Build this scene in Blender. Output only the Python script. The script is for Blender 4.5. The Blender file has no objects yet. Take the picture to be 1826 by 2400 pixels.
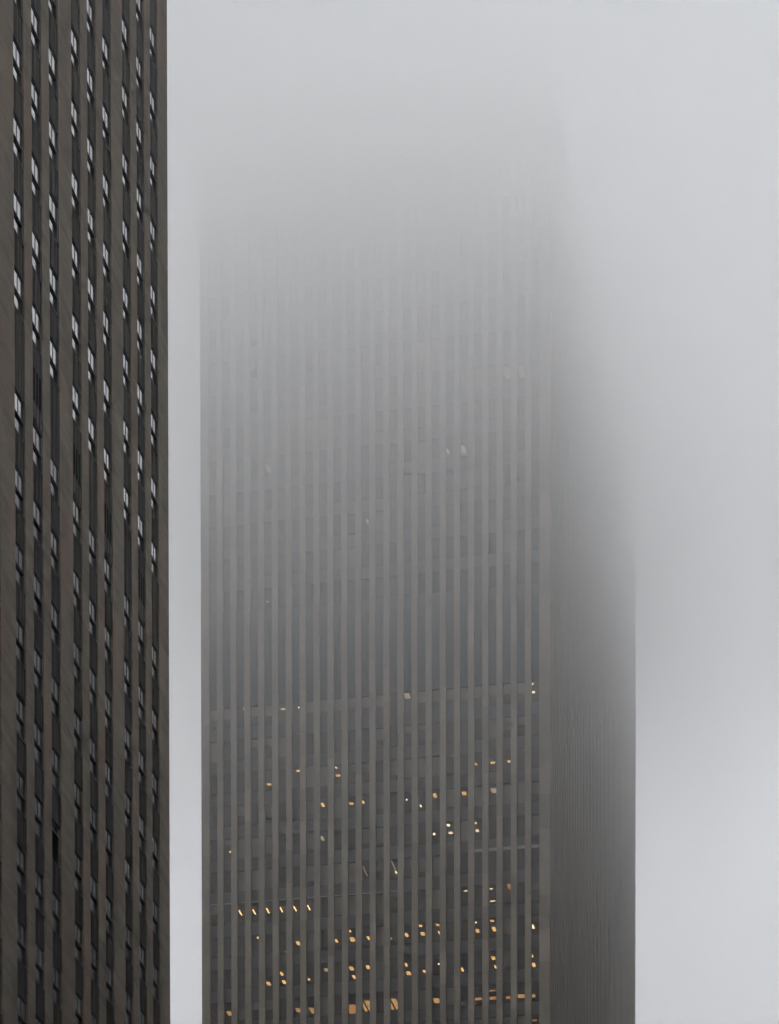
import bpy, math, random
from mathutils import Vector, noise
random.seed(7)
sc = bpy.context.scene
col = sc.collection

# ------------------------------------------------------------------ helpers
class MB:
    """collects boxes and quads, links them as ONE mesh object"""
    def __init__(s): s.v = []; s.f = []
    def quad(s, a, b, c, d):
        n = len(s.v); s.v += [a, b, c, d]; s.f.append((n, n+1, n+2, n+3))
    def box(s, x0, x1, y0, y1, z0, z1):
        n = len(s.v)
        s.v += [(x0,y0,z0),(x1,y0,z0),(x1,y1,z0),(x0,y1,z0),(x0,y0,z1),(x1,y0,z1),(x1,y1,z1),(x0,y1,z1)]
        s.f += [tuple(n+i for i in q) for q in ((0,3,2,1),(4,5,6,7),(0,1,5,4),(1,2,6,5),(2,3,7,6),(3,0,4,7))]
    def mesh(s, name):
        me = bpy.data.meshes.new(name); me.from_pydata(s.v, [], s.f); me.update(); return me
    def build(s, name, mat, parent=None, loc=None):
        return link(name, s.mesh(name), mat, parent, loc)

def link(name, me, mat, parent=None, loc=None):
    o = bpy.data.objects.new(name, me); col.objects.link(o)
    if mat and not me.materials: me.materials.append(mat)
    if parent: o.parent = parent
    if loc: o.location = loc
    return o

def tag(o, label=None, cat=None, group=None, kind=None):
    if label: o['label'] = label
    if cat: o['category'] = cat
    if group: o['group'] = group
    if kind: o['kind'] = kind
    return o

def empty(name, loc):
    o = bpy.data.objects.new(name, None); col.objects.link(o); o.location = loc; return o

# ------------------------------------------------------------------ node helpers
def newmat(name):
    m = bpy.data.materials.new(name); m.use_nodes = True
    nt = m.node_tree; nt.nodes.clear()
    out = nt.nodes.new('ShaderNodeOutputMaterial')
    return m, nt, out
def N(nt, t, **k):
    n = nt.nodes.new(t)
    for a, b in k.items():
        if a == 'op': n.operation = b
        else: setattr(n, a, b)
    return n
def M(nt, op, a, b=None, c=None, clamp=False):
    n = nt.nodes.new('ShaderNodeMath'); n.operation = op; n.use_clamp = clamp
    for i, x in enumerate((a, b, c)):
        if x is None: continue
        if isinstance(x, (int, float)): n.inputs[i].default_value = x
        else: nt.links.new(x, n.inputs[i])
    return n.outputs[0]
def mixc(nt, fac, a, b, mode='MIX'):
    n = nt.nodes.new('ShaderNodeMix'); n.data_type = 'RGBA'; n.blend_type = mode
    for i, x in ((0, fac), (6, a), (7, b)):
        if isinstance(x, (int, float)): n.inputs[i].default_value = x
        elif isinstance(x, tuple): n.inputs[i].default_value = (*x, 1)
        else: nt.links.new(x, n.inputs[i])
    return n.outputs[2]
def position(nt):
    g = nt.nodes.new('ShaderNodeNewGeometry')
    s = nt.nodes.new('ShaderNodeSeparateXYZ'); nt.links.new(g.outputs['Position'], s.inputs[0])
    return g, s.outputs
def comb(nt, x, y, z):
    n = nt.nodes.new('ShaderNodeCombineXYZ')
    for i, q in enumerate((x, y, z)):
        if isinstance(q, (int, float)): n.inputs[i].default_value = q
        else: nt.links.new(q, n.inputs[i])
    return n.outputs[0]
def noisetex(nt, vec, scale, detail=3, rough=.6, dist=0.):
    n = nt.nodes.new('ShaderNodeTexNoise'); n.inputs['Scale'].default_value = scale
    n.inputs['Detail'].default_value = detail; n.inputs['Roughness'].default_value = rough
    n.inputs['Distortion'].default_value = dist
    nt.links.new(vec, n.inputs['Vector']); return n.outputs['Fac']
def ramp(nt, fac, pts):
    n = nt.nodes.new('ShaderNodeValToRGB'); e = n.color_ramp.elements
    while len(e) < len(pts): e.new(.5)
    for el, (p, c) in zip(e, pts):
        el.position = p; el.color = (*c, 1) if isinstance(c, tuple) else (c, c, c, 1)
    nt.links.new(fac, n.inputs[0]); return n.outputs[0]
def principled(nt, out, base, rough=.8, spec=.3, metal=0., normal=None):
    p = nt.nodes.new('ShaderNodeBsdfPrincipled')
    if isinstance(base, tuple): p.inputs['Base Color'].default_value = (*base, 1)
    else: nt.links.new(base, p.inputs['Base Color'])
    if isinstance(rough, (int, float)): p.inputs['Roughness'].default_value = rough
    else: nt.links.new(rough, p.inputs['Roughness'])
    p.inputs['Specular IOR Level'].default_value = spec; p.inputs['Metallic'].default_value = metal
    if normal is not None: nt.links.new(normal, p.inputs['Normal'])
    nt.links.new(p.outputs[0], out.inputs['Surface']); return p
def bump(nt, h, strength=.3, dist=.02):
    b = nt.nodes.new('ShaderNodeBump'); b.inputs['Strength'].default_value = strength
    b.inputs['Distance'].default_value = dist; nt.links.new(h, b.inputs['Height']); return b.outputs[0]

# ------------------------------------------------------------------ materials
def mat_limestone():
    # veined grey-brown limestone in storey-high slabs, bedding nearly horizontal
    m, nt, out = newmat('veined_limestone'); g, P = position(nt)
    x, y, z = P[0], P[1], P[2]
    yy = M(nt, 'ADD', x, y)
    veins = comb(nt, 0., M(nt, 'MULTIPLY', yy, .30), M(nt, 'ADD', M(nt, 'MULTIPLY', z, 1.25), M(nt, 'MULTIPLY', yy, .14)))
    n1 = noisetex(nt, veins, 1.2, 5, .62, .6)
    n2 = noisetex(nt, comb(nt, 0., M(nt, 'MULTIPLY', yy, .35), M(nt, 'MULTIPLY', z, .16)), .9, 2, .5)
    n3 = noisetex(nt, comb(nt, 3., M(nt, 'MULTIPLY', yy, 1.2), M(nt, 'MULTIPLY', z, 6.)), 1.6, 3, .6)
    base = ramp(nt, n1, [(.30, (.132,.111,.085)), (.46, (.172,.148,.117)), (.62, (.202,.177,.144)), (.80, (.228,.202,.168))])
    rust = ramp(nt, n2, [(.48, 0.), (.66, 1.)])
    base = mixc(nt, M(nt, 'MULTIPLY', rust, .65), base, (.225,.158,.120))
    base = mixc(nt, M(nt, 'MULTIPLY', ramp(nt, n3, [(.50, 0.), (.70, 1.)]), .15), base, (.088,.078,.068))
    # slab joints and per-slab tone
    wj = N(nt, 'ShaderNodeTexWhiteNoise'); nt.links.new(comb(nt, 5., M(nt, 'FLOOR', M(nt, 'DIVIDE', M(nt, 'SUBTRACT', y, .6), 2.95)), 0.), wj.inputs['Vector'])
    q = M(nt, 'ADD', M(nt, 'DIVIDE', M(nt, 'ADD', z, .35), 3.8), M(nt, 'MULTIPLY', wj.outputs['Value'], .5))
    cellz = M(nt, 'FLOOR', q); cy_ = M(nt, 'FLOOR', M(nt, 'DIVIDE', y, 1.3))
    w = N(nt, 'ShaderNodeTexWhiteNoise'); nt.links.new(comb(nt, 0., cy_, cellz), w.inputs['Vector'])
    tone = M(nt, 'ADD', M(nt, 'MULTIPLY', w.outputs['Value'], .20), .90)
    joint = M(nt, 'LESS_THAN', M(nt, 'FRACT', q), .011)
    tone = M(nt, 'MULTIPLY', tone, M(nt, 'SUBTRACT', 1., M(nt, 'MULTIPLY', joint, .4)))
    base = mixc(nt, 1., base, comb(nt, tone, tone, tone), 'MULTIPLY')
    principled(nt, out, base, .82, .25, normal=bump(nt, n1, .25, .02)); return m

def mat_pier_stone():
    m, nt, out = newmat('tower_pier_stone'); g, P = position(nt)
    x, y, z = P[0], P[1], P[2]
    hx = M(nt, 'ADD', M(nt, 'FLOOR', M(nt, 'DIVIDE', M(nt, 'ADD', x, 82.63), 1.6856)), M(nt, 'FLOOR', M(nt, 'DIVIDE', y, 1.5)))
    w0 = N(nt, 'ShaderNodeTexWhiteNoise'); nt.links.new(comb(nt, hx, 3., 1.), w0.inputs['Vector'])
    q = M(nt, 'ADD', M(nt, 'DIVIDE', z, 3.85), M(nt, 'MULTIPLY', w0.outputs['Value'], .8))
    w = N(nt, 'ShaderNodeTexWhiteNoise'); nt.links.new(comb(nt, hx, 0., M(nt, 'FLOOR', q)), w.inputs['Vector'])
    w2 = N(nt, 'ShaderNodeTexWhiteNoise'); nt.links.new(comb(nt, hx, 7., M(nt, 'FLOOR', q)), w2.inputs['Vector'])
    n1 = noisetex(nt, comb(nt, x, y, M(nt, 'MULTIPLY', z, .7)), .8, 4, .6)
    base = mixc(nt, w2.outputs['Value'], (.245,.214,.172), (.270,.225,.184))
    tone = M(nt, 'ADD', M(nt, 'MULTIPLY', w.outputs['Value'], .30), .80)
    tone = M(nt, 'MULTIPLY', tone, M(nt, 'ADD', .8, M(nt, 'MULTIPLY', n1, .4)))
    tone = M(nt, 'MULTIPLY', tone, M(nt, 'SUBTRACT', 1., M(nt, 'MULTIPLY', M(nt, 'LESS_THAN', M(nt, 'FRACT', q), .012), .25)))
    base = mixc(nt, 1., base, comb(nt, tone, tone, tone), 'MULTIPLY')
    principled(nt, out, base, .85, .25); return m

def mat_noise(name, c0, c1, scale, rough=.6, spec=.4, metal=0., stretch=(1,1,1), detail=4):
    m, nt, out = newmat(name); g, P = position(nt)
    v = comb(nt, M(nt,'MULTIPLY',P[0],stretch[0]), M(nt,'MULTIPLY',P[1],stretch[1]), M(nt,'MULTIPLY',P[2],stretch[2]))
    n = noisetex(nt, v, scale, detail)
    principled(nt, out, ramp(nt, n, [(.3, c0), (.7, c1)]), rough, spec, metal); return m

def mat_mirror_glass():
    # old sash glass seen at a grazing angle: dark room or pale blind behind a strong reflection
    m, nt, out = newmat('sash_glass')
    g, P = position(nt)
    w = N(nt, 'ShaderNodeTexWhiteNoise')
    nt.links.new(comb(nt, M(nt,'FLOOR',M(nt,'DIVIDE',P[1],1.3)), 2., M(nt,'FLOOR',M(nt,'DIVIDE',P[2],1.9))), w.inputs['Vector'])
    behind = ramp(nt, w.outputs['Value'], [(.0, (.012,.013,.014)), (.50, (.022,.022,.021)), (.70, (.05,.049,.046)), (.82, (.11,.105,.095)), (.9, (.035,.037,.038))])
    d = N(nt, 'ShaderNodeBsdfDiffuse'); nt.links.new(behind, d.inputs[0])
    gl = N(nt, 'ShaderNodeBsdfGlossy'); gl.inputs['Roughness'].default_value = .03
    gl.inputs[0].default_value = (.97,.985,1,1)
    fr = N(nt, 'ShaderNodeFresnel'); fr.inputs['IOR'].default_value = 18.
    n = noisetex(nt, comb(nt, 0., P[1], P[2]), .6, 1)
    nt.links.new(bump(nt, n, .25, .02), gl.inputs['Normal'])
    mx = N(nt, 'ShaderNodeMixShader'); nt.links.new(fr.outputs[0], mx.inputs[0])
    nt.links.new(d.outputs[0], mx.inputs[1]); nt.links.new(gl.outputs[0], mx.inputs[2])
    nt.links.new(mx.outputs[0], out.inputs['Surface']); return m

def mat_clear_glass():
    m, nt, out = newmat('tinted_office_glass')
    t = N(nt, 'ShaderNodeBsdfTransparent'); t.inputs[0].default_value = (.64,.60,.55,1)
    gl = N(nt, 'ShaderNodeBsdfGlossy'); gl.inputs['Roughness'].default_value = .04
    gl.inputs[0].default_value = (.95, .82, .70, 1)
    fr = N(nt, 'ShaderNodeFresnel'); fr.inputs['IOR'].default_value = 1.52
    mx = N(nt, 'ShaderNodeMixShader'); nt.links.new(fr.outputs[0], mx.inputs[0])
    nt.links.new(t.outputs[0], mx.inputs[1]); nt.links.new(gl.outputs[0], mx.inputs[2])
    nt.links.new(mx.outputs[0], out.inputs['Surface']); return m

def mat_emit(name, c, s, c2=None):
    m, nt, out = newmat(name)
    e = N(nt, 'ShaderNodeEmission'); e.inputs[1].default_value = s
    if c2:
        g, P = position(nt)
        n = noisetex(nt, comb(nt, P[0], P[1], P[2]), 1.1, 2)
        nt.links.new(ramp(nt, n, [(.35, c), (.65, c2)]), e.inputs[0])
    else: e.inputs[0].default_value = (*c, 1)
    nt.links.new(e.outputs[0], out.inputs['Surface']); return m

def mat_spandrel_glass():
    m, nt, out = newmat('tower_spandrel'); g, P = position(nt)
    w = N(nt, 'ShaderNodeTexWhiteNoise')
    hx = M(nt,'FLOOR',M(nt,'DIVIDE',M(nt,'ADD',P[0],82.63),1.6856))
    nt.links.new(comb(nt, hx, 1., M(nt,'FLOOR',M(nt,'DIVIDE',M(nt,'SUBTRACT',P[2],135.5),3.85))), w.inputs['Vector'])
    c = ramp(nt, w.outputs['Value'], [(0., (.034,.030,.028)), (.5, (.043,.038,.035)), (1., (.040,.040,.045))])
    principled(nt, out, c, .35, .45); return m

LIME = mat_limestone(); PIER = mat_pier_stone()
SPAN_L = mat_noise('fluted_aluminium_panel', (.024,.020,.017), (.044,.037,.031), .9, .55, .35, 0., (1, 1, .35))
SASH = mat_noise('dark_sash_paint', (.020,.020,.022), (.032,.031,.033), 2., .5, .4)
GRILLE = mat_noise('black_grille_metal', (.012,.012,.013), (.022,.021,.021), 2., .6, .3)
SLOT = mat_noise('louvre_void', (.004,.004,.004), (.007,.007,.007), 2., .9, .1)
GLASS_L = mat_mirror_glass(); GLASS_T = mat_clear_glass(); SPAN_T = mat_spandrel_glass()
BLIND = mat_noise('office_blind', (.32,.29,.262), (.37,.34,.308), .6, .8, .2)
BLIND2 = mat_noise('grey_office_blind', (.22,.209,.194), (.26,.248,.232), .6, .8, .2)
FIN = mat_noise('flank_fin_stone', (.228,.200,.166), (.250,.219,.183), .25, .85, .25, 0., (1, .2, .3), 2)
SLAB = mat_noise('office_ceiling', (.085,.075,.065), (.10,.09,.078), .5, .9, .1)
CORE = mat_noise('office_core', (.05,.047,.044), (.07,.066,.062), .3, .9, .1)
LOUV_T = mat_noise('tower_louvre', (.040,.040,.040), (.056,.055,.053), .9, .7, .2)
STRIP = mat_noise('pale_metal_strip', (.42,.41,.39), (.50,.49,.47), 2., .4, .5)
STRIP2 = mat_noise('dull_metal_strip', (.26,.25,.24), (.31,.30,.29), 2., .5, .4)
ROOF = mat_noise('roof_gravel', (.16,.155,.15), (.22,.21,.20), .8, .9, .1)
PLANTM = mat_noise('sill_plant_leaf', (.045,.055,.018), (.085,.10,.035), 3., .7, .3)
WARM = mat_emit('warm_ceiling_lamp', (1., .59, .20), .72)
BRIGHT = mat_emit('bright_ceiling_lamp', (1., .80, .50), 1.0)
DIM = mat_emit('dim_ceiling_lamp', (.9, .72, .45), .24)
TUBE = mat_emit('amber_tube', (1., .60, .24), 1.6)
FAR = mat_emit('lamps_in_the_cloud', (1., .82, .60), .55)
GOLD = mat_emit('gold_lit_ceiling', (.85, .50, .16), .40, (.55, .33, .12))  # gold ceiling under lamplight; the glow is put into the emission
ORANGE = mat_emit('orange_lit_ceiling', (.75, .36, .10), .4, (.40, .19, .06))  # orange lamplight on ceiling panels, put in as emission

# ------------------------------------------------------------------ camera (level, shifted up: the photo's verticals are parallel)
F_, CX, CY, PITCH, YAW = 5738.34, 1182.26, 4889.94, -.0240, .1606
cam = bpy.data.cameras.new('camera'); co = bpy.data.objects.new('camera', cam); col.objects.link(co)
co.location = (0, 0, 1.6); co.rotation_euler = (math.pi/2 + PITCH, 0, YAW)
cam.sensor_fit = 'VERTICAL'; cam.sensor_height = 36; cam.sensor_width = 36; cam.lens = 36*F_/2400
cam.shift_x = -(CX-913)/2400; cam.shift_y = (CY-1200)/2400
cam.clip_start = .5; cam.clip_end = 4000
sc.camera = co
def project(X, Y, Z):
    d = -X*math.sin(YAW)+Y*math.cos(YAW); u = X*math.cos(YAW)+Y*math.sin(YAW); w = Z-1.6
    dd = d*math.cos(PITCH)+w*math.sin(PITCH); ww = -d*math.sin(PITCH)+w*math.cos(PITCH)
    return CX+F_*u/dd, CY-F_*ww/dd

FOG = dict(tx=-.08, ty=-.095, z0=200., s=24.5, a=.038, max=.082, base=0.00002, color=(.993,.997,.999), g=.2,
           sat=1.0, sky=.15, sun=1.5, exp=1.23, vb=8, step=.22, patch=16.)

CONC = mat_noise('pavement_concrete', (.22,.215,.205), (.30,.29,.28), .7, .9, .2)
BRICKD = mat_noise('dark_masonry', (.07,.06,.052), (.10,.088,.076), .7, .9, .2)
# ------------------------------------------------------------------ the near stone tower on the left
XF = -44.63
lt = empty('stone_tower', (-62, 111, 0))
tag(lt, 'near brown-grey limestone tower with dark recessed window columns at the left edge', 'building')
def at(o): return o          # parts are written in world coordinates
lt.location = (0, 0, 0)
WW = 1.48
YL = [120.43,123.07,125.71,129.28,131.91,134.57,138.12,140.79,143.43]
YL = [y-8.85*k for k in (4, 3, 2, 1) for y in YL[:3]] + YL
ENDY = 146.92; STY = YL[0]-1.3; HT = 178.
mb = MB(); mb.box(-84, XF-.32, STY, ENDY-1.2, 0, HT-.01); mb.box(-84, XF-.5, ENDY-1.2, ENDY, 0, HT-.01)
mb.build('wall', LIME, lt)
mb = MB(); mb.box(-84.2, XF+.0, STY-.2, ENDY+.05, HT, HT+1.4); mb.build('parapet', LIME, lt)
edges = [STY] + [v for y in YL for v in (y, y+WW)] + [ENDY]
for i in range(0, len(edges), 2):
    a, b = edges[i], edges[i+1]
    mb = MB(); mb.box(XF-.4, XF, a, b, 0, HT-.02); mb.build('pier', LIME, lt)

def win_frame(m, y, zb):       # window opening top at zb, 2.1 m high
    t1, t2 = XF-.115, XF-.185
    m.box(XF-.30, t1+.02, y+.002, y+.05, zb-2.1, zb-.002)           # jamb linings
    m.box(XF-.30, t1+.02, y+WW-.05, y+WW-.002, zb-2.1, zb-.002)
    m.box(XF-.30, t1+.028, y+.05, y+WW-.05, zb-.07, zb-.004)        # head
    m.box(XF-.17, t1+.032, y+.05, y+WW-.05, zb-1.06, zb-.98)        # meeting rail, outer sash
    m.box(XF-.28, t2+.022, y+.05, y+WW-.05, zb-2.03, zb-1.94)       # bottom rail
    m.box(XF-.15, t1+.022, y+WW/2-.022, y+WW/2+.022, zb-.98, zb-.07)  # glazing bar
def win_sill(m, y, zb):
    m.box(XF-.3, XF-.012, y+.003, y+WW-.003, zb-2.1, zb-2.035)
def win_pane(m, y, zb, tilt=0.):
    a, b = y+.05, y+WW-.05
    t1, t2 = XF-.115, XF-.185
    m.quad((t1, a, zb-.98), (t1+tilt, b, zb-.98), (t1+tilt, b, zb-.07), (t1, a, zb-.07))
    m.quad((t2, a, zb-1.94), (t2-tilt, b, zb-1.94), (t2-tilt, b, zb-1.06), (t2, a, zb-1.06))
def fluted(m, y, z0, z1):      # spandrel with raised ribs and a bevelled frame
    x = XF-.065
    m.box(XF-.30, x, y+.004, y+WW-.004, z0, z1-.012)
    for c, w in ((.10,.06),(.34,.07),(.53,.10),(.74,.14),(.95,.10),(1.14,.07),(1.38,.06)):
        m.box(x-.01, x+.035, y+c-w/2, y+c+w/2, z0+.004, z1-.03)
    m.box(x-.01, x+.030, y+.13, y+WW-.13, z0+.003, z0+.07)
def slots(m, y, z0, z1):       # three tall black openings
    for c in (.28, .74, 1.20):
        m.box(XF-.08, XF-.026, y+c-.145, y+c+.145, z0, z1)

rows = [(61.95+3.8*k) for k in range(-16, 6)] + [84.75] + [(90.9+3.8*k) for k in range(0, 23)]
allw = []
for ci, y in enumerate(YL):
    for zb in rows:
        if zb > 176 or zb-2.1 < 1: continue
        px, py = project(XF, y, zb)
        px2 = project(XF, y+WW, zb)[0]
        vis = px2 > 1 and -140 < py < 2395
        top = 1.7
        if abs(zb-84.75) < .01: top = 4.05
        allw.append((not vis, y, zb, top, ci))
allw.sort(key=lambda t: (t[0], t[1], t[2]))
grille_at = (125.71, 65.75)
fr_r, pn_r, sp_r = MB(), MB(), MB()
proto = None
sill_r = MB()
n_ind = 0
for vis_no, y, zb, top, ci in allw:
    is_grille = abs(y-grille_at[0]) < .01 and abs(zb-grille_at[1]) < .01
    tilt = random.uniform(-.006, .006)
    if (not vis_no) and n_ind < 100:
        n_ind += 1
        s = MB(); fluted(s, y, zb, zb+top); so = s.build('spandrel_panel', SPAN_L, lt)
        if is_grille:
            s = MB(); s.box(XF-.30, XF-.24, y+.003, y+WW-.003, zb-2.1, zb)
            for k in range(15):
                z = zb-2.05+k*.105
                s.quad((XF-.23, y+.03, z+.055), (XF-.23, y+WW-.03, z+.055), (XF-.14, y+WW-.03, z), (XF-.14, y+.03, z))
            s.box(XF-.24, XF-.13, y+.02, y+WW-.02, zb-.50, zb-.44)
            g = s.build('louvred_window', GRILLE, lt); g['label'] = 'window filled with black horizontal louvres'
            s = MB(); s.box(XF-.13, XF-.118, y+.03, y+WW-.03, zb-.485, zb-.468); s.box(XF-.13, XF-.118, y+.03, y+WW-.03, zb-.08, zb-.066)
            s.build('trim', STRIP, g)
            continue
        s = MB(); win_frame(s, y, zb); w = s.build('window', SASH, lt)
        s = MB(); win_sill(s, y, zb); s.build('sill', SASH, w)
        s = MB(); win_pane(s, y, zb, tilt); s.build('pane', GLASS_L, w)
    else:
        fluted(sp_r, y, zb, zb+top); win_frame(fr_r, y, zb); win_sill(sill_r, y, zb); win_pane(pn_r, y, zb, tilt)


for ci, y in enumerate(YL):
    if (ci-len(YL)+9) % 2 == 1:       # every second column has the three black slots on the tall service floor
        s = MB(); slots(s, y, 85.95, 87.55); l = s.build('service_louvre', SLOT, lt)
        s = MB()
        for c in (.28, .74, 1.20): s.box(XF-.08, XF-.018, y+c-.15, y+c+.15, 84.95, 85.75)
        s.build('raised_panel', SPAN_L, l)
for m_, nm, mt in ((fr_r, 'window_frame', SASH), (pn_r, 'window_pane', GLASS_L), (sp_r, 'spandrel', SPAN_L), (sill_r, 'window_sill', SASH)):
    o = m_.build(nm, mt, lt); o['kind'] = 'stuff'
# one lamp behind the sash near the bottom, and two plants standing on sills
mb = MB(); mb.quad((XF-.10, 120.43+.98, 50.06), (XF-.10, 120.43+1.20, 50.06), (XF-.10, 120.43+1.20, 50.42), (XF-.10, 120.43+1.04, 50.42))
LAMPQ = mb
# ------------------------------------------------------------------ the far tower in the cloud
FY, XL_, XR_, YB = 285.92, -82.91, -40.94, 378.69
B0, ST, SPH = 135.55, 3.85, 1.45
TOP = 230.4
ft = empty('office_tower', (0, 0, 0))
tag(ft, 'far ribbed skyscraper with pale vertical piers and lit windows, its top lost in fog', 'building')
GAP, PW = .969, .7166
PD = .34
xs = XL_+.97
front_gaps = []
gx = xs
for i in range(24):
    front_gaps.append(gx); gx += GAP
    if i < 23:
        mb = MB(); mb.box(gx, gx+PW, FY, FY+PD+.1, 0, TOP); mb.build('pier', PIER, ft); gx += PW
mb = MB(); mb.box(XL_, xs, FY, FY+.97, 0, TOP+.02); mb.build('corner_pier', PIER, ft)
mb = MB(); mb.box(gx, XR_, FY, FY+1.27, 0, TOP+.02); mb.build('corner_pier', PIER, ft)
# right flank: closely set fins
sy = FY+1.27; n_side = 60; pitch = (YB-1.0-sy)/n_side
for i in range(n_side):
    a = sy+i*pitch+pitch*.56
    mb = MB(); mb.box(XR_-PD-.1, XR_, a, a+pitch*.44, 0, TOP)
    mb.build('pier', FIN, ft)
mb = MB(); mb.box(XR_-1.0, XR_, YB-1.0+.01, YB, 0, TOP+.02); mb.build('corner_pier', PIER, ft)
# hidden flanks
mb = MB()
for i in range(60):
    a = sy+i*pitch; mb.box(XL_, XL_+.4, a+pitch*.56, a+pitch, 0, TOP)
for i in range(25):
    a = XL_+1+i*1.65; mb.box(a, a+.7, YB-.4, YB, 0, TOP)
o = mb.build('rear_pier', PIER, ft); o['kind'] = 'stuff'
IX0, IX1, IY0, IY1 = XL_+PD, XR_-PD, FY+PD, YB-PD
def ring(m, z0, z1, e=0., th=.16):
    m.box(IX0-e, IX1+e, IY0-e, IY0+th, z0, z1)
    m.box(IX0-e, IX1+e, IY1-th, IY1+e, z0, z1)
    m.box(IX0-e, IX0+th, IY0+th, IY1-th, z0, z1)
    m.box(IX1-th, IX1+e, IY0+th, IY1-th, z0, z1)
levels = list(range(-33, 24))
def head_z(k): return B0+ST*k+(2.05 if k >= 9 else 0)
MECH = (7, 8)        # storeys (spandrel index) inside the tall louvre band
for k in levels:
    b = head_z(k)
    mb = MB(); t = min(b+SPH, TOP-.02)
    if k == 6: continue
    if k in (7, 8): continue
    if k == 23: t = TOP-.02
    ring(mb, b, t, 0, .16)
    mb.build('spandrel_band', SPAN_T, ft)
    s = MB()                                      # slab: the ceiling sits a hand above the window head
    s.box(IX0+.165, IX1-.165, IY0+.165, IY1-.165, b+.03, b+.5)
    s.build('floor_slab', SLAB, ft)
# two storeys of dark louvres
mb = MB(); zl0, zl1 = 158.65, 168.38
s = MB(); ring(s, 168.39, 169.85, 0, .16); s.build('spandrel_band', SPAN_T, ft)
ring(mb, zl0, zl1, 0, .16)
o = mb.build('louvre_band', LOUV_T, ft)
mb = MB()
for i in range(24):
    g = front_gaps[i]
    for c in (.2, .42, .64): mb.box(g+c, g+c+.05, IY0-.05, IY0-.002, zl0+.3, zl1-.3)
mb.build('louvre_fin', LOUV_T, o)
# thin pale strip at the window heads of one floor
mb = MB()
for i in range(14): mb.box(front_gaps[i]+.01, front_gaps[i]+GAP-.01, IY0-.03, IY0-.003, B0-.01, B0+.10)
for i in range(19, 24): mb.box(front_gaps[i]+.01, front_gaps[i]+GAP-.01, IY0-.03, IY0-.003, B0+ST+.0, B0+ST+.36)
o = mb.build('metal_strip', STRIP2, ft)
mb = MB(); mb.box(XL_+9, XR_-9, FY+7, YB-8, 0, TOP-1.2); mb.build('core_wall', CORE, ft)
mb = MB(); mb.box(IX0+.17, IX1-.17, IY0+.17, IY1-.17, TOP-1.2, TOP-.6); mb.build('roof', ROOF, ft)

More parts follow.
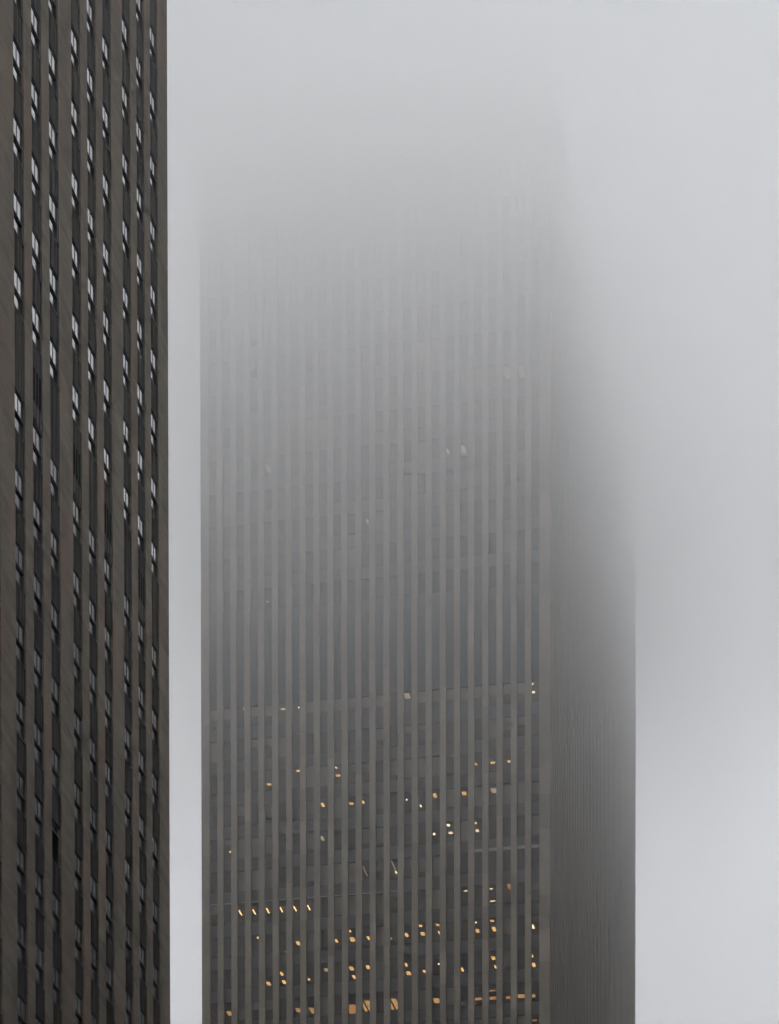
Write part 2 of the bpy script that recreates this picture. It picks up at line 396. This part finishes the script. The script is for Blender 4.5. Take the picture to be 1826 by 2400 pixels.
# windows of the front face
LIGHTS = [(-75.54, 3.31, 3.89, 4, 0.67, 'p'), (-71.33, 0.82, 1.39, 4, 0.47, 'p'), (-66.71, 0.8, 1.36, 4, 0.3, 'p'), (-66.89, 2.59, 3.23, 4, 0.68, 'p'), (-68.53, 1.31, 2.37, 3, 0.42, 'p'), (-65.09, 1.76, 2.41, 3, 0.62, 'p'), (-63.62, 1.52, 2.4, 3, 0.27, 'p'), (-73.66, 3.46, 3.81, 4, 0.12, 'd'), (-68.63, 1.48, 2.57, 2, 0.39, 'd'), (-78.77, 2.19, 3.48, 0, 0.12, 't'), (-77.08, 2.19, 3.48, 0, 0.12, 't'), (-75.38, 2.16, 3.45, 0, 0.12, 't'), (-73.72, 2.16, 3.45, 0, 0.12, 't'), (-72.03, 2.19, 3.48, 0, 0.12, 't'), (-70.34, 2.16, 3.45, 0, 0.12, 't'), (-60.02, 3.32, 4.07, 1, 0.27, 'b'), (-59.99, 0.86, 3.65, 1, 0.1, 'd'), (-63.6, 1.62, 4.12, 1, 0.1, 'd'), (-76.33, 0.84, 1.5, -1, 0.27, 'p'), (-71.93, 2.75, 3.95, -1, 0.5, 'p'), (-67.26, 2.91, 3.97, -1, 0.39, 'p'), (-65.28, 2.72, 4.05, -1, 0.77, 'p'), (-63.32, 2.72, 3.91, -1, 0.33, 'p'), (-65.07, 0.87, 1.53, -1, 0.27, 'p'), (-73.97, 5.17, 5.44, -1, 0.36, 'd'), (-73.79, 1.95, 3.12, -2, 0.42, 'p'), (-74.07, 4.26, 5.44, -2, 0.5, 'p'), (-76.02, 4.34, 5.53, -2, 0.59, 'p'), (-70.92, 4.28, 4.9, -2, 0.36, 'p'), (-68.26, 1.91, 2.79, -2, 0.45, 'd'), (-65.19, 1.81, 3.04, -2, 0.62, 'p'), (-65.39, 4.21, 5.39, -2, 0.42, 'p'), (-63.17, 1.82, 2.97, -2, 0.5, 'p'), (-80.51, 2.92, 4.2, -3, 0.53, 'g'), (-72.07, 3.42, 4.56, -3, 0.5, 'g'), (-70.42, 3.55, 5.12, -3, 0.53, 'g'), (-65.6, 3.5, 6.0, -3, 0.82, 'o'), (-63.66, 2.09, 5.45, -3, 0.74, 'g'), (-60.39, 2.61, 5.98, -3, 0.82, 'g'), (-44.11, 0.62, 0.77, 4, 0.27, 'p'), (-50.19, 2.7, 3.27, 4, 0.33, 'p'), (-48.18, 2.64, 3.27, 4, 0.68, 'p'), (-46.26, 2.69, 3.25, 4, 0.36, 'p'), (-52.63, 0.62, 0.77, 4, 0.39, 'd'), (-48.05, 0.62, 0.77, 4, 0.3, 'd'), (-54.93, 1.2, 2.36, 3, 0.56, 'p'), (-51.43, 1.37, 2.36, 3, 0.68, 'p'), (-47.88, 1.22, 2.38, 3, 0.59, 'd'), (-57.05, 3.68, 4.27, 3, 0.18, 'b'), (-53.22, 0.96, 1.61, 2, 0.45, 'b'), (-53.29, 2.85, 3.45, 2, 0.65, 'b'), (-55.28, 2.81, 3.41, 2, 0.39, 'b'), (-50.09, 2.77, 3.49, 2, 0.53, 'b'), (-49.95, 0.96, 1.56, 2, 0.27, 'p'), (-51.16, 1.43, 1.59, 0, 0.5, 'b'), (-48.13, 1.4, 1.56, 0, 0.53, 'b'), (-48.47, 4.5, 4.69, 0, 0.83, 'b'), (-45.95, 0.62, 2.1, 0, 0.33, 'o'), (-56.53, 0.83, 1.48, -1, 0.47, 'p'), (-54.5, 0.95, 1.54, -1, 0.56, 'p'), (-47.98, 0.96, 1.55, -1, 0.62, 'p'), (-58.65, 2.68, 3.8, -1, 0.45, 'p'), (-56.68, 2.69, 3.81, -1, 0.65, 'p'), (-54.71, 2.73, 3.86, -1, 0.21, 'p'), (-50.13, 2.96, 4.08, -1, 0.56, 'p'), (-48.11, 2.71, 4.03, -1, 0.5, 'p'), (-43.47, 2.82, 4.13, -1, 0.36, 'b'), (-48.01, 1.78, 2.92, -2, 0.62, 'p'), (-48.18, 4.2, 5.23, -2, 0.24, 'p'), (-43.59, 4.28, 5.51, -2, 0.5, 'p'), (-43.4, 2.13, 2.94, -2, 0.15, 'p'), (-58.56, 1.86, 3.01, -2, 0.33, 'p'), (-58.72, 4.18, 5.42, -2, 0.68, 'p'), (-56.77, 4.16, 4.98, -2, 0.36, 'p'), (-52.2, 4.2, 5.43, -2, 0.36, 'p'), (-55.15, 3.31, 4.58, -3, 0.74, 'g'), (-50.14, 3.92, 4.63, -3, 0.82, 'o'), (-48.42, 3.91, 4.69, -3, 0.82, 'o'), (-46.6, 4.03, 4.8, -3, 0.5, 'o'), (-45.0, 3.82, 4.8, -3, 0.86, 'g'), (-43.57, 4.01, 4.85, -3, 0.45, 'g'), (-43.03, 1.84, 2.34, -4, 0.53, 'o'), (-48.09, 2.16, 2.4, -3, 0.83, 'o'), (-73.3, 1.37, 1.85, 6, 0.68, 'p'), (-71.36, 1.36, 1.8, 6, 0.24, 'p'), (-77.88, 0.63, 1.28, 6, 0.18, 'p'), (-63.08, 1.74, 2.6, 11, 0.18, 'b'), (-60.11, 1.46, 1.83, 6, 0.18, 'd'), (-58.12, 0.65, 1.78, 6, 0.65, 'd'), (-43.29, 2.45, 3.04, 6, 0.42, 'b'), (-43.14, 0.89, 1.16, 6, 0.18, 'b'), (-53.53, 2.37, 3.4, 13, 0.3, 'b'), (-51.65, 2.0, 3.59, 13, 0.59, 'b'), (-46.28, 0.95, 2.89, 15, 0.74, 'g'), (-44.6, 1.0, 2.94, 15, 0.59, 'g'), (-75.27, 1.69, 3.53, 13, 0.59, 'b'), (-76.44, 0.89, 1.06, 17, 0.53, 'b'), (-78.43, 0.92, 1.07, 17, 0.36, 'b'), (-73.47, 1.4, 2.41, 19, 0.21, 'b')]
lit = set()
for (x, y0, y1, m, w, k) in LIGHTS:
    for i, g in enumerate(front_gaps):
        for q in (0, -.35, .35, y1*.10, -y1*.02):
            if g-.15 < x+q < g+GAP+.15: lit.add((i, m))
blind_r, blind_r2, pane_r = MB(), MB(), MB()
vis = []
for k in levels:
    if k in (7, 8): continue
    for i, g in enumerate(front_gaps):
        head = head_z(k); sill = head-(ST-SPH)
        if sill < 3 or head > TOP-3: continue
        px, py = project(g+.5, FY, sill+1.2)
        vis.append((py > 2392, -py, i, k, g, head, sill))
vis.sort()
blind_len = {}
def blind_for(i, k):
    # runs of rooms share a tenant: blinds come in groups along a floor
    r = noise.noise(Vector((i*.35+k*17.3, k*3.1, 1.7)))
    r2 = random.random()
    if (i, k) in lit: return (.0, 0)
    if k == 6: return (.55, 0)
    if k > 8: return (1., 1) if r > .42 else (0., 0)
    if k == 1 and i > 16: return (.0, 0)
    if r > (.18 if k < 2 else .27): return (random.choice((1., 1., 1., .9, .95)), 0 if r2 > .3 else 1)
    if r > -.02: return (random.choice((1., .45, .6, .3, .75)), 1) if r2 > .3 else (0., 0)
    if r2 > .82: return (random.choice((.35, .5, .8, .25)), 1)
    return (0., 0)
n_ind = 0
for no, _, i, k, g, head, sill in vis:
    bl, bk = blind_for(i, k)
    a, b = g+.01, g+GAP-.01
    yg = IY0+.08
    if not no and n_ind < 96:
        n_ind += 1
        m_ = MB(); m_.quad((a, yg, sill), (b, yg, sill), (b, yg, head), (a, yg, head)); w = m_.build('window', GLASS_T, ft)
        m_ = MB(); m_.box(a, b, yg-.03, yg+.03, sill+.002, sill+.05); m_.box(a, b, yg-.03, yg+.03, head-.05, head-.002); m_.box(a, a+.04, yg-.028, yg+.028, sill+.05, head-.05); m_.box(b-.04, b, yg-.028, yg+.028, sill+.05, head-.05)
        m_.build('frame', SASH, w)
        if bl > 0:
            m_ = MB(); m_.box(a+.01, b-.01, yg+.06, yg+.075, head-.05-bl*(ST-SPH-.1), head-.052)
            m_.build('blind', BLIND2 if bk else BLIND, w)
    else:
        pane_r.quad((a, yg, sill), (b, yg, sill), (b, yg, head), (a, yg, head))
        if bl > 0:
            (blind_r2 if bk else blind_r).box(a+.01, b-.01, yg+.06, yg+.075, head-.05-bl*(ST-SPH-.1), head-.052)
mb = pane_r
for k in levels:        # flank glazing is one strip per floor behind the fins
    head = head_z(k); sill = head-(ST-SPH)
    if sill < 0 or head > TOP-3 or k in (7, 8): continue
    mb.quad((IX1-.08, IY0+.2, sill), (IX1-.08, IY1-.2, sill), (IX1-.08, IY1-.2, head), (IX1-.08, IY0+.2, head))
    mb.quad((IX0+.08, IY1-.2, sill), (IX0+.08, IY0+.2, sill), (IX0+.08, IY0+.2, head), (IX0+.08, IY1-.2, head))
    mb.quad((IX1-.2, IY1-.08, sill), (IX0+.2, IY1-.08, sill), (IX0+.2, IY1-.08, head), (IX1-.2, IY1-.08, head))
for m_, nm, mt in ((blind_r, 'window_blind', BLIND), (blind_r2, 'window_blind', BLIND2), (pane_r, 'window_glazing', GLASS_T)):
    o = m_.build(nm, mt, ft); o['kind'] = 'stuff'
# ceiling fixtures; the gold and orange panels are lit ceilings given emission
for (x, y0, y1, m, w, k) in LIGHTS:
    z = head_z(m)+.012
    if k in 'pb' and w > .2: w *= .76; y0, y1 = y0+(y1-y0)*.1, y1-(y1-y0)*.06
    if k == 't': z -= .25; y0 -= .58; y1 -= .58
    big = k == 'g' and y1-y0 > 2 and m < 5
    if big: w = 1.1; y0 = 2.6; y1 = 5.6
    if k == 'o' and y1-y0 > 2: w = 1.1
    mt = {'p': WARM, 'b': BRIGHT, 'd': DIM, 't': TUBE, 'g': GOLD, 'o': ORANGE}[k]
    if m >= 11: mt = DIM if k == 'g' else FAR
    s = MB()
    def pan(xa, xb): s.box(xa, xb, FY+y0, FY+y1, z-.012, z+.012)
    if big: pan(x-w/2, x-.22); pan(x-.02, x+w/2)
    elif k in 'pb' and w > .4 and y1-y0 > .3:
        q = w/3
        for j in range(3): pan(x-w/2+q*j+q*.22, x-w/2+q*j+q*.78)
    elif k in 'pb' and w > .25 and y1-y0 > .3:
        pan(x-w/2, x-w*.06); pan(x+w*.06, x+w/2)
    else: pan(x-w/2, x+w/2)
    s.build('ceiling_light_or_glow', mt, ft)
GLINTS = [(-79.69, 142.08), (-76.48, 139.15), (-66.15, 135.79), (-67.91, 135.84), (-58.17, 146.52), (-45.92, 145.96), (-45.95, 131.53), (-54.33, 127.07), (-60.11, 130.43), (-49.9, 131.61), (-75.03, 171.12)]
for (x, z) in GLINTS:  # tiny glints of light in the windows, put in as glowing boxes
    s = MB(); s.box(x-.09, x+.09, FY+1.06, FY+1.14, z-.07, z+.07); s.build('window_glint', BRIGHT, ft)
# lamp standing in the near tower's window
l = LAMPQ.build('lamp', BRIGHT, lt); l['label'] = 'small warm lamp in a sash window'

# ------------------------------------------------------------------ the block across the avenue (outside the frame; darkens the low glass)
ob = empty('office_block', (0, 0, 0))
tag(ob, 'dark office block across the avenue, mirrored in the lower sash windows', 'building')
OX, OY0, OY1, OH = 13., 232., 420., 182.
mb = MB(); mb.box(OX+.4, OX+45, OY0, 294., 0, OH); mb.box(OX+.4, OX+45, 294.001, OY1, 0, OH+19.)
mb.build('wall', CORE, ob)
mb = MB()
y = OY0+.5
while y < OY1-1: mb.box(OX, OX+.4, y, y+1.0, 0, OH if y < 293 else OH+19.); y += 3.2
o = mb.build('pier', SPAN_T, ob); o['kind'] = 'stuff'
mb = MB()
z = 5.
while z < OH-3: mb.box(OX+.12, OX+.399, OY0, OY1, z, z+1.5); z += 3.9
o = mb.build('spandrel', SPAN_T, ob); o['kind'] = 'stuff'

lb = empty('shading_block', (0, 0, 0))  # low block out of view, added to shade the stone tower's lower floors
tag(lb, 'unseen lower masonry block across the avenue, added to darken the stone tower', 'building')
mb = MB(); mb.box(OX+2, OX+42, 30., 226., 0, 92.); mb.build('wall', BRICKD, lb)
mb = MB(); z = 5.
while z < 89: mb.box(OX+1.9, OX+1.999, 33., 223., z, z+1.8); z += 3.8
mb.build('window_band', GLASS_L, lb)
mb = MB(); mb.box(OX+1.7, OX+42.2, 29.8, 226.2, 92.001, 93.2); mb.build('parapet', CONC, lb)

# ------------------------------------------------------------------ ground
def plane(name, x0, x1, y0, y1, z, mat):
    m = MB(); m.quad((x0,y0,z),(x1,y0,z),(x1,y1,z),(x0,y1,z)); o = m.build(name, mat); o['kind'] = 'structure'; return o
ASPH = mat_noise('asphalt', (.040,.040,.042), (.062,.061,.062), .9, .85, .3)
plane('ground', -560, 560, -460, 940, 0., CONC)
plane('road', -28, 2, -455, 935, .004, ASPH)
for xa, xb in ((-40.9, -28), (2, 12.9)):
    m = MB(); m.box(xa, xb, -455, 935, .002, .13); o = m.build('pavement', CONC); o['kind'] = 'structure'
m = MB()
for y in range(-440, 920, 12):
    for xx in (-20.6, -13.1, -5.6): m.box(xx, xx+.15, y, y+3, .006, .010)
o = m.build('lane_marking', STRIP); o['kind'] = 'structure'

# ------------------------------------------------------------------ air: one box of fog whose base thins out below the cloud
m, nt, out = newmat('fog_air'); g, P = position(nt)
# the cloud hangs lower on the left and towards the viewer
zz = M(nt, 'ADD', P[2], M(nt, 'ADD', M(nt, 'MULTIPLY', M(nt, 'MAXIMUM', M(nt, 'ADD', P[0], 62.), -24.), FOG['tx']), M(nt, 'MULTIPLY', M(nt, 'MAXIMUM', M(nt, 'MINIMUM', M(nt, 'SUBTRACT', P[1], 286.), 110.), -60.), FOG['ty'])))
zz = M(nt, 'ADD', zz, M(nt, 'MULTIPLY', M(nt, 'MAXIMUM', M(nt, 'SUBTRACT', P[1], 400.), 0.), .13))
nz = noisetex(nt, comb(nt, P[0], M(nt, 'MULTIPLY', P[1], .6), M(nt, 'MULTIPLY', P[2], 1.3)), 1/42., 1., .5)
zz = M(nt, 'ADD', zz, M(nt, 'MULTIPLY', M(nt, 'SUBTRACT', nz, .5), FOG['patch']))
ex = M(nt, 'MULTIPLY', M(nt, 'EXPONENT', M(nt, 'DIVIDE', M(nt, 'SUBTRACT', zz, FOG['z0']), FOG['s'])), FOG['a'])
den = M(nt, 'ADD', M(nt, 'MINIMUM', ex, FOG['max']), FOG['base'])
pv = N(nt, 'ShaderNodeVolumePrincipled')
pv.inputs['Color'].default_value = (*FOG['color'], 1); pv.inputs['Anisotropy'].default_value = FOG['g']
nt.links.new(den, pv.inputs['Density']); nt.links.new(pv.outputs[0], out.inputs['Volume'])
mb = MB(); mb.box(-600, 600, -500, 980, -1, 236)
hz = mb.build('haze', m); hz['kind'] = 'stuff'; hz['label'] = 'pale fog thickening upward around the towers'; hz['category'] = 'haze'

# ------------------------------------------------------------------ light
EL, AZ = math.radians(68), math.radians(-20)
w = bpy.data.worlds.new('World'); sc.world = w; w.use_nodes = True
nt = w.node_tree; nt.nodes.clear()
wo = nt.nodes.new('ShaderNodeOutputWorld'); bg = nt.nodes.new('ShaderNodeBackground')
sky = nt.nodes.new('ShaderNodeTexSky'); sky.sky_type = 'NISHITA'; sky.sun_disc = False
sky.sun_elevation = EL; sky.sun_rotation = math.pi-AZ; sky.air_density = 1.; sky.dust_density = 6.; sky.ozone_density = 1.
hs = nt.nodes.new('ShaderNodeHueSaturation'); hs.inputs['Saturation'].default_value = FOG['sat']
tc = nt.nodes.new('ShaderNodeTexCoord'); sp = nt.nodes.new('ShaderNodeSeparateXYZ'); nt.links.new(tc.outputs['Generated'], sp.inputs[0])
ov = M(nt, 'ADD', M(nt, 'MULTIPLY', M(nt, 'MAXIMUM', sp.outputs[2], 0.), .35), .75)      # overcast: brighter towards the zenith
nt.links.new(sky.outputs[0], hs.inputs['Color'])
nt.links.new(mixc(nt, 1., hs.outputs[0], comb(nt, M(nt, 'MULTIPLY', ov, .940), M(nt, 'MULTIPLY', ov, 1.005), M(nt, 'MULTIPLY', ov, 1.015)), 'MULTIPLY'), bg.inputs[0])
bg.inputs[1].default_value = FOG['sky']; nt.links.new(bg.outputs[0], wo.inputs[0])
sd = bpy.data.lights.new('sun', 'SUN'); so = bpy.data.objects.new('sun', sd); col.objects.link(so)
sd.energy = FOG['sun']; sd.angle = math.radians(40); sd.color = (1., 1., .99)
so.rotation_euler = (math.pi/2-EL, 0, AZ)

sc.view_settings.view_transform = 'Standard'; sc.view_settings.look = 'None'
sc.view_settings.exposure = FOG['exp']; sc.view_settings.gamma = 1
sc.cycles.volume_bounces = FOG['vb']; sc.cycles.max_bounces = 8; sc.cycles.diffuse_bounces = 2
sc.cycles.glossy_bounces = 3; sc.cycles.transparent_max_bounces = 12; sc.cycles.transmission_bounces = 2
sc.cycles.volume_step_rate = FOG['step']; sc.cycles.volume_max_steps = 256
sc.cycles.use_denoising = True
sc.cycles.use_adaptive_sampling = True; sc.cycles.adaptive_threshold = .05; sc.cycles.adaptive_min_samples = 16
sc.cycles.sample_clamp_indirect = 4
